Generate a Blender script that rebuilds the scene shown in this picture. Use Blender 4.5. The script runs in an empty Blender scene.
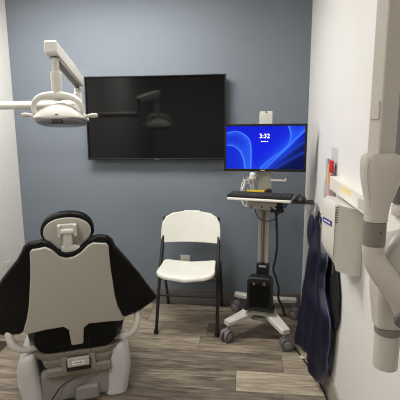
import bpy, bmesh, math, random
from mathutils import Vector, Matrix
random.seed(7)
scene = bpy.context.scene
COL = scene.collection
R_ = math.radians

# ------------------------------------------------------------------ materials
def lin(c):
    return tuple(((v/255)/12.92 if v/255 <= .04045 else ((v/255+.055)/1.055)**2.4) for v in c) + (1,)

def mat(name, rgb, rough=.5, metal=0, spec=.5, var=.06, scale=9, bump=0, bscale=60, emit=None, estr=0, trans=0, alpha=1, coat=0, sheen=0):
    m = bpy.data.materials.new(name); m.use_nodes = True
    nt = m.node_tree; b = nt.nodes['Principled BSDF']
    c = lin(rgb)
    tc = nt.nodes.new('ShaderNodeTexCoord')
    n = nt.nodes.new('ShaderNodeTexNoise'); n.inputs['Scale'].default_value = scale; n.inputs['Detail'].default_value = 3
    nt.links.new(tc.outputs['Object'], n.inputs['Vector'])
    r = nt.nodes.new('ShaderNodeValToRGB')
    r.color_ramp.elements[0].position = .3; r.color_ramp.elements[1].position = .7
    r.color_ramp.elements[0].color = tuple(x*(1-var) for x in c[:3])+(1,)
    r.color_ramp.elements[1].color = tuple(min(1, x*(1+var)) for x in c[:3])+(1,)
    nt.links.new(n.outputs['Fac'], r.inputs['Fac']); nt.links.new(r.outputs['Color'], b.inputs['Base Color'])
    b.inputs['Roughness'].default_value = rough; b.inputs['Metallic'].default_value = metal
    b.inputs['Specular IOR Level'].default_value = spec
    b.inputs['Coat Weight'].default_value = coat
    b.inputs['Sheen Weight'].default_value = sheen
    if trans: b.inputs['Transmission Weight'].default_value = trans
    if alpha < 1: b.inputs['Alpha'].default_value = alpha
    if bump:
        n2 = nt.nodes.new('ShaderNodeTexNoise'); n2.inputs['Scale'].default_value = bscale; n2.inputs['Detail'].default_value = 2
        nt.links.new(tc.outputs['Object'], n2.inputs['Vector'])
        bp = nt.nodes.new('ShaderNodeBump'); bp.inputs['Strength'].default_value = bump; bp.inputs['Distance'].default_value = .01
        nt.links.new(n2.outputs['Fac'], bp.inputs['Height']); nt.links.new(bp.outputs['Normal'], b.inputs['Normal'])
    if emit:
        b.inputs['Emission Color'].default_value = lin(emit); b.inputs['Emission Strength'].default_value = estr
    return m

M = {}
M['wall_blue'] = mat('painted_wall_blue_grey', (113, 121, 130), .7, var=.02, scale=3, bump=.05, bscale=220)
M['wall_white'] = mat('painted_wall_white', (217, 215, 211), .7, var=.015, scale=3, bump=.05, bscale=220)
M['ceiling'] = mat('ceiling_paint', (230, 228, 222), .8, var=.02)
M['base'] = mat('vinyl_baseboard', (106, 102, 98), .5, var=.04)
M['base_beige'] = mat('beige_baseboard', (150, 143, 133), .5, var=.04)
M['cream'] = mat('cream_plastic', (206, 202, 192), .38, var=.02)
M['shell'] = mat('taupe_shell', (182, 178, 168), .42, var=.02, scale=4)
M['basecov'] = mat('pale_grey_cover', (206, 203, 203), .45, var=.02)
M['taupe'] = mat('taupe_metal', (138, 133, 122), .4, var=.03)
M['white'] = mat('white_plastic', (212, 209, 200), .35, var=.02)
M['xwhite'] = mat('xray_white', (186, 180, 171), .38, var=.02)
M['rail'] = mat('rail_white', (228, 224, 214), .35, var=.01)
M['xgrey'] = mat('collar_grey', (118, 112, 106), .5, var=.03)
M['darkgrey'] = mat('dark_grey', (92, 88, 86), .5, var=.03)
M['blackvinyl'] = mat('black_vinyl', (4, 4, 4), .42, var=.1, spec=.22, bump=.2, bscale=30)
M['blackmatte'] = mat('black_plastic', (20, 20, 21), .5, var=.1)
M['blacksteel'] = mat('black_steel', (26, 26, 27), .35, var=.1)
M['chairwhite'] = mat('moulded_white_plastic', (221, 220, 210), .5, var=.02, bump=.12, bscale=260)
M['silver'] = mat('silver_aluminium', (176, 174, 168), .32, metal=.35, var=.02)
M['lightgrey'] = mat('light_grey_plastic', (198, 196, 188), .4, var=.02)
M['castergrey'] = mat('caster_grey', (104, 102, 102), .5, var=.05)
M['castercap'] = mat('caster_cap', (140, 137, 134), .5, var=.05)
M['navy'] = mat('navy_nylon', (15, 19, 42), .42, spec=.35, var=.12, scale=14, bump=.35, bscale=18)
M['navytrim'] = mat('navy_trim', (66, 74, 104), .5, var=.1)
M['yellow'] = mat('yellow_card', (226, 196, 40), .6, var=.05)
M['yellowpale'] = mat('pale_yellow_sticker', (226, 208, 150), .6, var=.03)
M['greylabel'] = mat('grey_sticker', (188, 184, 176), .6, var=.03)
M['blue'] = mat('blue_label', (40, 48, 140), .5, var=.04)
M['whitemark'] = mat('white_mark', (238, 238, 240), .5, var=.02)
M['darkmark'] = mat('dark_mark', (40, 40, 44), .6, var=.02)
M['red'] = mat('red_packet', (196, 40, 60), .5, var=.2, scale=60)
M['pinkpk'] = mat('pink_packet', (206, 130, 140), .5, var=.2, scale=60)
M['bluegrey'] = mat('blue_grey_packet', (165, 170, 180), .5, var=.15, scale=60)
M['clear'] = mat('clear_acrylic', (225, 225, 232), .15, var=.01, alpha=.22)
M['lens'] = mat('lamp_lens', (120, 122, 126), .12, var=.03, alpha=.85)
M['tvglass'] = mat('tv_panel', (9, 9, 10), .07, var=.05, spec=.35)
M['tvbezel'] = mat('tv_bezel', (14, 14, 15), .35, var=.05)
M['seam'] = mat('seam_grey', (120, 114, 106), .6, var=.03)
M['cab'] = mat('cabinet_laminate', (150, 142, 130), .5, var=.05)
M['cabdark'] = mat('dark_doorway', (30, 30, 32), .6, var=.05)
M['cableblue'] = mat('blue_cable', (36, 46, 96), .5, var=.05)
M['panel'] = mat('light_panel', (250, 248, 240), .5, emit=(255, 248, 236), estr=2.0)
M['clock'] = mat('clock_white', (240, 240, 255), .5, emit=(255, 255, 255), estr=1.0)

def floor_material():
    m = bpy.data.materials.new('wood_plank_vinyl'); m.use_nodes = True
    nt = m.node_tree; b = nt.nodes['Principled BSDF']; L = nt.links.new
    tc = nt.nodes.new('ShaderNodeTexCoord'); at = nt.nodes.new('ShaderNodeAttribute'); at.attribute_name = 'plank'
    sp = nt.nodes.new('ShaderNodeSeparateColor'); L(at.outputs['Color'], sp.inputs['Color'])
    cx = nt.nodes.new('ShaderNodeCombineXYZ')
    mul = nt.nodes.new('ShaderNodeMath'); mul.operation = 'MULTIPLY'; mul.inputs[1].default_value = 40
    L(sp.outputs['Green'], mul.inputs[0]); L(mul.outputs[0], cx.inputs['Z']); L(mul.outputs[0], cx.inputs['X'])
    add = nt.nodes.new('ShaderNodeVectorMath'); add.operation = 'ADD'
    L(tc.outputs['Object'], add.inputs[0]); L(cx.outputs[0], add.inputs[1])
    def noise(sx, sy, sc, det, dist):
        mp = nt.nodes.new('ShaderNodeMapping'); mp.inputs['Scale'].default_value = (sx, sy, 1)
        L(add.outputs[0], mp.inputs['Vector'])
        n = nt.nodes.new('ShaderNodeTexNoise'); n.inputs['Scale'].default_value = sc
        n.inputs['Detail'].default_value = det; n.inputs['Distortion'].default_value = dist
        n.inputs['Roughness'].default_value = .65
        L(mp.outputs[0], n.inputs['Vector']); return n
    n1 = noise(1.0, 9, 3.2, 6, 1.2); n2 = noise(1, 30, 9, 4, .2); n3 = noise(1.3, 4, 1.6, 2, .5)
    def math_(op, a, bb):
        x = nt.nodes.new('ShaderNodeMath'); x.operation = op
        for i, v in enumerate((a, bb)):
            if isinstance(v, (int, float)): x.inputs[i].default_value = v
            else: L(v, x.inputs[i])
        return x.outputs[0]
    s = math_('ADD', math_('MULTIPLY', n1.outputs['Fac'], .75), math_('MULTIPLY', n2.outputs['Fac'], .35))
    s = math_('ADD', s, math_('SUBTRACT', math_('MULTIPLY', n3.outputs['Fac'], .3), .15))
    s = math_('ADD', s, math_('MULTIPLY', math_('SUBTRACT', sp.outputs['Red'], .5), .36))
    r = nt.nodes.new('ShaderNodeValToRGB'); e = r.color_ramp.elements
    e[0].position = .30; e[0].color = lin((62, 55, 47)); e[1].position = .82; e[1].color = lin((200, 187, 165))
    x = e.new(.48); x.color = lin((114, 104, 92)); x = e.new(.62); x.color = lin((152, 140, 121))
    L(s, r.inputs['Fac']); L(r.outputs['Color'], b.inputs['Base Color'])
    b.inputs['Roughness'].default_value = .42; b.inputs['Specular IOR Level'].default_value = .35
    return m
M['floor'] = floor_material()

def attr_emission(name, attr, strength):
    m = bpy.data.materials.new(name); m.use_nodes = True
    nt = m.node_tree; b = nt.nodes['Principled BSDF']
    at = nt.nodes.new('ShaderNodeAttribute'); at.attribute_name = attr
    nt.links.new(at.outputs['Color'], b.inputs['Emission Color']); b.inputs['Emission Strength'].default_value = strength
    b.inputs['Base Color'].default_value = (.002, .002, .003, 1); b.inputs['Roughness'].default_value = .2; b.inputs['Specular IOR Level'].default_value = .15
    return m
M['screen'] = attr_emission('lit_screen', 'pixels', 1.0)

# ------------------------------------------------------------------ objects
TF = {}
def thing(name, label, cat, loc=(0, 0, 0), rotz=0, group=None):
    o = bpy.data.objects.new(name, None); COL.objects.link(o)
    o.location = loc; o.rotation_euler = (0, 0, rotz); o.empty_display_size = .05
    o['label'] = label; o['category'] = cat
    if group: o['group'] = group
    TF[o] = Matrix.Translation(loc) @ Matrix.Rotation(rotz, 4, 'Z')
    return o

def obj(name, bm, m, parent=None, world=False, smooth=35, label=None, kind=None):
    """link a bmesh as one object; world=True means its coordinates are world ones"""
    if world and parent is not None:
        p = parent
        while p not in TF: p = p.parent
        bmesh.ops.transform(bm, matrix=TF[p].inverted(), verts=bm.verts)
    bmesh.ops.recalc_face_normals(bm, faces=bm.faces)
    me = bpy.data.meshes.new(name); bm.to_mesh(me); bm.free()
    for mm in (m if isinstance(m, (list, tuple)) else [m]): me.materials.append(mm)
    if smooth:
        me.shade_smooth(); me.set_sharp_from_angle(angle=R_(smooth))
    o = bpy.data.objects.new(name, me); COL.objects.link(o)
    if smooth:
        wn = o.modifiers.new('flat_faces', 'WEIGHTED_NORMAL'); wn.keep_sharp = True; wn.weight = 80
    if parent is not None: o.parent = parent
    if label: o['label'] = label
    if kind: o['kind'] = kind
    return o

def tag(o, label, cat, group=None):
    o['label'] = label; o['category'] = cat
    if group: o['group'] = group
    return o

def struct(name, bm, m, smooth=35):
    return obj(name, bm, m, smooth=smooth, kind='structure')

# ------------------------------------------------------------------ shapes
def join(*bms):
    a = bms[0]
    for b in bms[1:]:
        me = bpy.data.meshes.new('tmp'); b.to_mesh(me); b.free(); a.from_mesh(me); bpy.data.meshes.remove(me)
    return a

def xf(bm, m):
    bmesh.ops.transform(bm, matrix=m, verts=bm.verts); return bm

def box(c, s, bev=.003, seg=2, rot=None):
    bm = bmesh.new(); bmesh.ops.create_cube(bm, size=1)
    bmesh.ops.scale(bm, vec=s, verts=bm.verts)
    if bev: bmesh.ops.bevel(bm, geom=bm.edges[:], offset=min(bev, min(s)*.49), segments=seg, affect='EDGES', profile=.5)
    m = Matrix.Translation(c)
    if rot is not None: m = m @ rot
    return xf(bm, m)

def cr(pts, n=6, closed=False):
    """Catmull-Rom through points"""
    P = [Vector(p) for p in pts]; out = []; N = len(P)
    for i in range(N if closed else N-1):
        if closed: a, b, c, d = P[(i-1) % N], P[i], P[(i+1) % N], P[(i+2) % N]
        else: a, b, c, d = P[max(i-1, 0)], P[i], P[i+1], P[min(i+2, N-1)]
        for k in range(n):
            t = k/n
            out.append(.5*((2*b)+(c-a)*t+(2*a-5*b+4*c-d)*t*t+(3*b-a-3*c+d)*t**3))
    if not closed: out.append(P[-1])
    return out

def tube(pts, r, seg=12, smooth_n=6, caps=True, sx=1.0, sy=1.0):
    """tube through points; r a number or one radius per control point"""
    pts = [Vector(p) for p in pts]
    rs = r if isinstance(r, (list, tuple)) else [r]*len(pts)
    if smooth_n > 1 and len(pts) > 2:
        q = cr([tuple(p) + (0,) if len(p) < 3 else tuple(p) for p in pts], smooth_n)
        rr = [v.x for v in cr([(a, 0, 0) for a in rs], smooth_n)]
        pts, rs = q, rr
    bm = bmesh.new(); rings = []
    t0 = (pts[1]-pts[0]).normalized()
    up = Vector((0, 0, 1)) if abs(t0.z) < .9 else Vector((0, 1, 0))
    nrm = (up - t0*up.dot(t0)).normalized()
    for i, p in enumerate(pts):
        t = (pts[min(i+1, len(pts)-1)] - pts[max(i-1, 0)]).normalized()
        nrm = (nrm - t*nrm.dot(t)).normalized(); bi = t.cross(nrm)
        rings.append([bm.verts.new(p + (nrm*math.cos(a)*sx + bi*math.sin(a)*sy)*rs[i]) for a in [2*math.pi*k/seg for k in range(seg)]])
    for A, B in zip(rings, rings[1:]):
        for k in range(seg): bm.faces.new((A[k], A[(k+1) % seg], B[(k+1) % seg], B[k]))
    if caps:
        bm.faces.new(rings[0][::-1]); bm.faces.new(rings[-1])
    return bm

def cyl(a, b, r, seg=20): return tube([a, b], r, seg, 1)

def lathe(prof, c=(0, 0, 0), seg=32, sy=1.0, rot=None):
    """prof: (radius, z) from bottom to top"""
    bm = bmesh.new(); rings = []
    for r, z in prof:
        rings.append([bm.verts.new((r*math.cos(2*math.pi*k/seg), r*sy*math.sin(2*math.pi*k/seg), z)) for k in range(seg)])
    for A, B in zip(rings, rings[1:]):
        for k in range(seg): bm.faces.new((A[k], A[(k+1) % seg], B[(k+1) % seg], B[k]))
    bm.faces.new(rings[0][::-1]); bm.faces.new(rings[-1])
    m = Matrix.Translation(c)
    if rot is not None: m = m @ rot
    return xf(bm, m)

def loft(secs, cap=True):
    """closed cross sections (lists of points, same length)"""
    bm = bmesh.new(); rings = [[bm.verts.new(p) for p in s] for s in secs]; n = len(rings[0])
    for A, B in zip(rings, rings[1:]):
        for k in range(n): bm.faces.new((A[k], A[(k+1) % n], B[(k+1) % n], B[k]))
    if cap: bm.faces.new(rings[0][::-1]); bm.faces.new(rings[-1])
    return bm

def rrect(cx, cy, w, d, r, n=4, z=0, ang=0):
    out = []
    for sx, sy, a0 in ((1, 1, 0), (-1, 1, 90), (-1, -1, 180), (1, -1, 270)):
        for k in range(n+1):
            a = R_(a0+90*k/n)
            x = sx*(w/2-r)+r*math.cos(a); y = sy*(d/2-r)+r*math.sin(a)
            out.append((cx+x*math.cos(ang)-y*math.sin(ang), cy+x*math.sin(ang)+y*math.cos(ang), z))
    return out

def plate(outline, y0, y1, bev=.004, seg=2, cuts=(), zcuts=(), fn=None, axis='xz'):
    """prism: a 2-D outline in x,z extruded from y0 to y1, rim bevelled, cut into strips, bent by fn"""
    bm = bmesh.new()
    vs = [bm.verts.new((p[0], y0, p[1])) for p in outline]
    f = bm.faces.new(vs)
    ex = bmesh.ops.extrude_face_region(bm, geom=[f])
    nv = [e for e in ex['geom'] if isinstance(e, bmesh.types.BMVert)]
    bmesh.ops.translate(bm, vec=(0, y1-y0, 0), verts=nv)
    bmesh.ops.recalc_face_normals(bm, faces=bm.faces)
    if bev:
        ed = [e for e in bm.edges if abs(e.verts[0].co.y-e.verts[1].co.y) < 1e-6]
        bmesh.ops.bevel(bm, geom=ed, offset=bev, segments=seg, affect='EDGES', profile=.5, clamp_overlap=True)
    for c in cuts: bmesh.ops.bisect_plane(bm, geom=bm.verts[:]+bm.edges[:]+bm.faces[:], plane_co=(c, 0, 0), plane_no=(1, 0, 0))
    for c in zcuts: bmesh.ops.bisect_plane(bm, geom=bm.verts[:]+bm.edges[:]+bm.faces[:], plane_co=(0, 0, c), plane_no=(0, 0, 1))
    if fn:
        for v in bm.verts: v.co = Vector(fn(*v.co))
    return bm

def text_mesh(body, size, loc, rot, extrude=.0004):
    cu = bpy.data.curves.new('t', 'FONT'); cu.body = body; cu.size = size; cu.extrude = extrude
    cu.align_x = 'CENTER'; cu.align_y = 'CENTER'; cu.resolution_u = 3; cu.offset = size*.004
    o = bpy.data.objects.new('t', cu); COL.objects.link(o)
    bpy.context.view_layer.update()
    me = bpy.data.meshes.new_from_object(o.evaluated_get(bpy.context.evaluated_depsgraph_get()))
    bpy.data.objects.remove(o); bpy.data.curves.remove(cu)
    bm = bmesh.new(); bm.from_mesh(me); bpy.data.meshes.remove(me)
    return xf(bm, Matrix.Translation(loc) @ rot)

def frange(a, b, n): return [a+(b-a)*i/n for i in range(1, n)]

# ================================================================== ROOM
XL, XR, YB, YR, ZC = -1.87, .50, 3.19, -2.2, 2.62
def quad_box(x0, x1, y0, y1, z0, z1): return box(((x0+x1)/2, (y0+y1)/2, (z0+z1)/2), (x1-x0, y1-y0, z1-z0), 0)
struct('wall_back', quad_box(XL-.1, XR+.1, YB, YB+.1, -.05, ZC+.05), M['wall_blue'], 0)
struct('wall_left', quad_box(XL-.1, XL, YR, YB, -.05, ZC+.05), M['wall_white'], 0)
struct('wall_right', quad_box(XR, XR+.1, YR, YB, -.05, ZC+.05), M['wall_white'], 0)
struct('wall_rear', quad_box(XL-.1, XR+.1, YR-.1, YR, -.05, ZC+.05), M['wall_white'], 0)
struct('ceiling', quad_box(XL, XR, YR, YB, ZC, ZC+.05), M['ceiling'], 0)

def make_floor():
    bm = bmesh.new(); lay = bm.loops.layers.float_color.new('plank')
    def q(x0, x1, y0, y1, z, col):
        vs = [bm.verts.new(p) for p in ((x0, y0, z), (x1, y0, z), (x1, y1, z), (x0, y1, z))]
        f = bm.faces.new(vs)
        for l in f.loops: l[lay] = col
    rnd = random.Random(21)
    y = YR; rows = []
    y0 = 2.06
    while y0 > YR: y0 -= .2
    fixed = {2.06: [(-2.2, -1.1, .5), (-1.1, -.02, .30), (-.02, 1.2, .86)],
             2.26: [(-1.6, -.9, .45), (-.9, .27, .38), (.27, .9, .70)],
             1.86: [(-1.9, -.95, .55), (-.95, .24, .28), (.24, .9, .45)],
             2.46: [(-1.9, -.28, .62), (-.28, .7, .55)],
             2.66: [(-2, -.95, .3), (-.95, -.24, .72), (-.24, .8, .28)]}
    g = .0012
    while y0 < YB:
        key = round(y0, 2); segs = None
        for k in fixed:
            if abs(k-key) < .011: segs = fixed[k]
        if segs is None:
            segs = []; x = XL-rnd.random()*1.1
            while x < XR: segs.append((x, x+1.2, rnd.uniform(.25, .75))); x += 1.2
        for a, b, t in segs:
            a2, b2 = max(a, XL), min(b, XR)
            if b2 > a2+.01: q(a2+g, b2-g, max(y0, YR)+g, min(y0+.2, YB)-g, 0, (t, rnd.random(), 0, 1))
        y0 += .2
    q(XL, XR, YR, YB, -.0015, (-.6, .3, 0, 1))
    # slab underneath
    b2 = quad_box(XL, XR, YR, YB, -.05, -.002)
    me = bpy.data.meshes.new('t'); b2.to_mesh(me); b2.free(); bm.from_mesh(me)
    return bm
def struct_floor():
    bm = make_floor(); me = bpy.data.meshes.new('floor'); bm.to_mesh(me); bm.free(); me.materials.append(M['floor'])
    o = bpy.data.objects.new('floor', me); COL.objects.link(o); o['kind'] = 'structure'
struct_floor()
bb = .13
struct('baseboard_back', box(((XL+XR)/2, YB-.006, bb/2+.001), (XR-XL-.03, .012, bb), .003), M['base'])
struct('baseboard_right', box((XR-.006, (YR+YB)/2-.01, bb/2+.001), (.012, YB-YR-.03, bb), .003), M['base_beige'])
struct('baseboard_left', box((XL+.006, (YR+YB)/2-.01, bb/2+.001), (.012, YB-YR-.03, bb), .003), M['base'])

# ceiling fixtures (above the frame); the one by the camera is added frontal fill
def ceiling_light(x, y, w, where):
    t = thing('ceiling_light', 'recessed ceiling light panel '+where, 'ceiling light', (x, y, ZC-.03))
    f = join(box((0, -.3, .015), (w+.02, .03, .028)), box((0, .3, .015), (w+.02, .03, .028)),
             box((-w/2+.0, 0, .015), (.03, .57, .028)), box((w/2, 0, .015), (.03, .57, .028)))
    obj('frame', f, M['lightgrey'], t); obj('diffuser', box((0, 0, .018), (w-.03, .57, .015)), M['panel'], t)
ceiling_light(-1.0, 2.28, 1.2, 'over the dental chair'); ceiling_light(-1.15, .1, .6, 'added near the camera as unseen frontal fill')

# rear wall furniture, only ever seen mirrored in the television
t = thing('storage_cabinet', 'beige laminate storage cabinet against the rear wall', 'cabinet', (-1.3, YR+.23, 0))
obj('carcass', box((0, 0, .45), (.9, .44, .88), .004), M['cab'], t)
for s in (-1, 1):
    d = obj('door', box((s*.22, .232, .46), (.43, .018, .80), .004), M['cab'], t)
    obj('handle', cyl((s*.04, .262, .55), (s*.04, .262, .70), .006), M['silver'], d)

# ================================================================== TELEVISION
t = thing('television', 'large black flat television mounted on the blue-grey wall', 'television', (-.678, 3.13, 1.230))
W, Hh = 1.105, .648
obj('back_cover', box((0, .022, Hh/2), (W-.02, .036, Hh-.02), .008), M['blackmatte'], t)
obj('wall_mount', box((0, .050, Hh/2), (.5, .018, .3), .003), M['blacksteel'], t)
fr = join(box((0, -.002, .008), (W, .022, .016)), box((0, -.002, Hh-.005), (W, .022, .010)),
          box((-W/2+.005, -.002, Hh/2), (.010, .022, Hh)), box((W/2-.005, -.002, Hh/2), (.010, .022, Hh)))
obj('bezel', fr, M['tvbezel'], t)
obj('screen', box((0, .003, Hh/2+.003), (W-.02, .006, Hh-.024), 0), M['tvglass'], t, smooth=0)
obj('maker_mark', box((.01, -.0138, .007), (.045, .0012, .006), .0003), M['darkgrey'], t)

# ================================================================== OUTLETS
def outlet(name, label, cat, loc, rotz, rocker=False):
    t = thing(name, label, cat, loc, rotz)
    obj('face_plate', box((0, -.003, 0), (.078, .006, .118), .003), M['white'], t)
    if rocker: obj('rocker', box((0, -.008, 0), (.033, .006, .066), .002), M['whitemark'], t)
    else:
        for s in (-1, 1): obj('socket', box((0, -.0072, s*.02), (.034, .004, .028), .002), M['lightgrey'], t)
    return t
outlet('wall_outlet', 'white power outlet on the blue-grey wall behind the folding chair', 'outlet', (-.463, YB, .375), 0)
outlet('wall_outlet', 'small white outlet low on the white left wall', 'outlet', (XL, 2.905, .37), math.pi/2)

# ================================================================== FOLDING CHAIR
def folding_chair():
    t = thing('folding_chair', 'white plastic folding chair with black steel legs below the television', 'chair', (-.385, 2.92, 0))
    hw = .222
    # long front legs: foot at the front, rising back to the backrest
    for s in (-1, 1):
        leg = tube([(s*hw, -.255, .012), (s*(hw-.004), -.09, .42), (s*(hw-.006), .045, .66), (s*(hw-.012), .085, .80)], .0125, 12, 5)
        l = obj('leg', leg, M['blacksteel'], t)
        obj('foot_cap', lathe([(.014, 0), (.017, .004), (.016, .03), (.013, .034)], (s*hw, -.257, 0), 14), M['blackmatte'], l)
        leg = tube([(s*(hw+.006), .262, .012), (s*(hw+.005), .16, .25), (s*(hw+.004), .06, .425), (s*(hw+.003), .02, .47)], .0115, 12, 4)
        l = obj('leg', leg, M['blacksteel'], t)
        obj('foot_cap', lathe([(.013, 0), (.016, .004), (.015, .028), (.012, .032)], (s*(hw+.006), .264, 0), 14), M['blackmatte'], l)
        # hinge strap beside the seat
        obj('hinge_strap', join(box((s*(hw-.016), -.02, .52), (.005, .02, .17), .001, 1, Matrix.Rotation(R_(-32), 4, 'X')),
                                cyl((s*(hw-.02), .02, .46), (s*(hw-.002), .02, .46), .007, 10)), M['blacksteel'], t)
    obj('stretcher', cyl((-hw, -.155, .255), (hw, -.155, .255), .0085, 10), M['blacksteel'], t)
    obj('stretcher', cyl((-hw+.026, .152, .262), (hw-.026, .152, .262), .0085, 10), M['blacksteel'], t)
    obj('seat_bar', cyl((-hw, -.13, .405), (hw, -.13, .405), .008, 10), M['blacksteel'], t)
    # seat: moulded slab, front edge rolled down, back narrower
    out = []
    for k in range(40):
        a = 2*math.pi*k/40
        ca, sa = math.cos(a), math.sin(a)
        e = 2/9.0
        x = (abs(ca)**e)*math.copysign(1, ca); y = (abs(sa)**e)*math.copysign(1, sa)
        w = .208 if y < 0 else .200
        out.append((x*w, y*.160 - (.020*(1-x*x) if y < 0 else 0)))
    secs = []
    for s, z in ((.9, -.004), (.97, -.002), (1, .006), (1, .016), (.985, .023), (.93, .026), (.7, .022), (.35, .018), (.05, .017)):
        ring = []
        for x, y in out:
            yy = y*s; xx = x*s
            dip = -.045*max(0, (-yy-.12)/.09)**2 - .010*math.cos(min(1, abs(xx)/.2)*math.pi/2)*(1 if yy > -.12 else .6)
            ring.append((xx, -.146+yy, .447+.012*(xx/.2)**2 + z + dip + .03*(yy+.1)*.5))
        secs.append(ring)
    seat = obj('seat', loft(secs), M['chairwhite'], t)
    # backrest: wide panel with rounded top corners and a small grip tab
    o2 = [(-.227, .0), (.227, .0), (.229, .10), (.222, .165), (.198, .205), (.15, .232), (.085, .241), (.062, .244), (.058, .251), (-.058, .251), (-.062, .244), (-.085, .241), (-.15, .232), (-.198, .205), (-.222, .165), (-.229, .10)]
    fn = lambda x, y, z: (x, y + .045*(1-(x/.23)**2) + .24*z, z*.94+.607)
    o2 = [Vector((a, b, 0)) for a, b in o2]
    p = plate([(v.x, v.y) for v in o2], -.012, .012, .006, 3, cuts=frange(-.23, .23, 12), zcuts=(.06, .12, .18), fn=fn)
    xf(p, Matrix.Translation((0, .025, 0)))
    obj('backrest', p, M['chairwhite'], t)
folding_chair()

# ================================================================== COMPUTER CART
CA = R_(-10); CO = (.158, 2.80, 0)
cart = thing('computer_cart', 'rolling computer cart with silver column, keyboard tray and cream legs', 'cart', CO, CA)
def caster(px, py, r, yaw, lab=None):
    c = obj('caster', join(cyl((px, py, r*2+.0), (px, py, .128), .010, 12),
                           xf(box((0, .012, r*1.45), (.020, .055, r*1.3), .008), Matrix.Translation((px, py, 0)) @ Matrix.Rotation(yaw, 4, 'Z'))), M['castercap'], cart)
    for s in (-1, 1):
        rot = Matrix.Translation((px, py, 0)) @ Matrix.Rotation(yaw, 4, 'Z')
        w = lathe([(r*.5, -.011), (r*.92, -.011), (r, -.006), (r, .006), (r*.92, .010), (r*.55, .011)], (s*.019, .015, r), 24, rot=Matrix.Rotation(R_(90), 4, 'Y'))
        wo = obj('wheel', xf(w, rot), M['castergrey'], c)
        h = lathe([(r*.5, -.002), (r*.42, .002)], (s*.032, .015, r), 20, rot=Matrix.Rotation(R_(90*s), 4, 'Y'))
        obj('hub_cap', xf(h, rot), M['castercap'], wo)
    # wheel hood
caster(-.205, -.222, .044, R_(150)); caster(.185, -.245, .047, R_(-70))
caster(-.222, .245, .044, R_(60)); caster(.215, .245, .044, R_(-120))
def legbar(a, b, w0, w1, z, h0, h1, rise=0):
    a = Vector(a+(0,)); b = Vector(b+(0,)); secs = []
    d = (b-a).normalized(); n = Vector((-d.y, d.x, 0))
    for t_, tw in ((0, 0), (.0, 1), (.25, 1), (.5, 1), (.75, 1), (.93, 1), (.985, .8), (1, .5)):
        p = a+(b-a)*t_; w = (w0+(w1-w0)*t_)*(tw if tw else .9); h = h0+(h1-h0)*t_
        zc = z + rise*(1-t_)**1.5
        secs.append([tuple(p+n*x+Vector((0, 0, zc+y))) for x, y in ((-w/2, -h/2), (w/2, -h/2), (w/2, h/4), (w*.36, h/2), (-w*.36, h/2), (-w/2, h/4))])
    return loft(secs)
obj('front_leg', legbar((-.01, .02), (-.216, -.240), .105, .066, .140, .04, .03, .045), M['lightgrey'], cart)
obj('front_leg', legbar((.01, .02), (.200, -.265), .105, .066, .140, .04, .03, .045), M['lightgrey'], cart)
obj('rear_leg', legbar((.0, .205), (-.248, .25), .06, .05, .150, .035, .03), M['lightgrey'], cart)
obj('rear_leg', legbar((.0, .205), (.236, .25), .06, .05, .150, .035, .03), M['lightgrey'], cart)
obj('base_hub', loft([rrect(0, -.03, .17, .13, .04, 4, .150), rrect(0, -.03, .20, .15, .05, 4, .158), rrect(0, -.03, .20, .15, .05, 4, .198), rrect(0, -.03, .18, .13, .05, 4, .204)]), M['lightgrey'], cart)
obj('base_spine', box((0, .10, .155), (.10, .24, .045), .012, 3), M['lightgrey'], cart)
obj('base_pan', lathe([(.05, .096), (.085, .104), (.09, .124), (.08, .128)], (0, -.02, 0), 28, sy=.8), M['silver'], cart)
# column with a central channel, lower collar, upper slider
colm = join(box((-.028, .03, .66), (.024, .045, .98), .004), box((.028, .03, .66), (.024, .045, .98), .004), box((0, .038, .66), (.036, .030, .98), .002))
obj('column', colm, M['silver'], cart)
obj('channel', box((0, .020, .70), (.010, .006, .84), .001), M['darkgrey'], cart)
obj('upper_column', join(box((0, .030, 1.29), (.088, .056, .56), .004), box((0, .03, 1.545), (.086, .026, .078), .006)), M['lightgrey'], cart)
obj('mount_screw', join(*[cyl((x, .012, 1.552), (x, .020, 1.552), .005, 10) for x in (-.024,)]), M['darkmark'], cart)
obj('mount_screw', cyl((.024, .012, 1.552), (.024, .020, 1.552), .005, 10), M['darkmark'], cart)
obj('mount_notch', cyl((0, .012, 1.578), (0, .02, 1.578), .006, 10), M['darkmark'], cart)
cl = obj('column_collar', box((0, .02, .47), (.088, .066, .085), .006), M['blackmatte'], cart)
obj('rating_label', box((0, -.0145, .492), (.05, .0015, .012), .0003), M['greylabel'], cart)
# shelf
for sx, ln in ((-1, .095), (1, .105)):
    obj('shelf', join(box((sx*(.046+ln/2), -.02, 1.121), (ln, .085, .010), .003), box((sx*(.042+ln), -.02, 1.130), (.008, .085, .012), .002)), M['lightgrey'], cart)
# tray and its bracket
tr = plate([(-.205, -.212), (.205, -.212), (.213, -.2), (.203, .0), (.17, .03), (-.17, .03), (-.203, .0), (-.213, -.2)], 0, .017, .005, 3)
xf(tr, Matrix(((1, 0, 0, 0), (0, 0, 1, 0), (0, 1, 0, 0), (0, 0, 0, 1))))
xf(tr, Matrix.Translation((.003, 0, .998)) @ Matrix.Rotation(R_(-5), 4, 'Z'))
obj('keyboard_tray', tr, M['rail'], cart)
obj('tray_bracket', join(box((0, -.05, .955), (.20, .14, .055), .014, 3), box((0, .0, .93), (.12, .08, .05), .01)), M['silver'], cart)
for x in (-.07, .0, .06): obj('bracket_screw', cyl((x, -.123, .945), (x, -.118, .945), .006, 10), M['darkmark'], cart)
ms = plate([(.19, -.18), (.33, -.19), (.342, -.175), (.335, -.06), (.315, -.045), (.19, -.04)], 0, .008, .003, 2)
xf(ms, Matrix(((1, 0, 0, 0), (0, 0, 1, 0), (0, 1, 0, 0), (0, 0, 0, 1)))); xf(ms, Matrix.Translation((0, 0, .988)))
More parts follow.
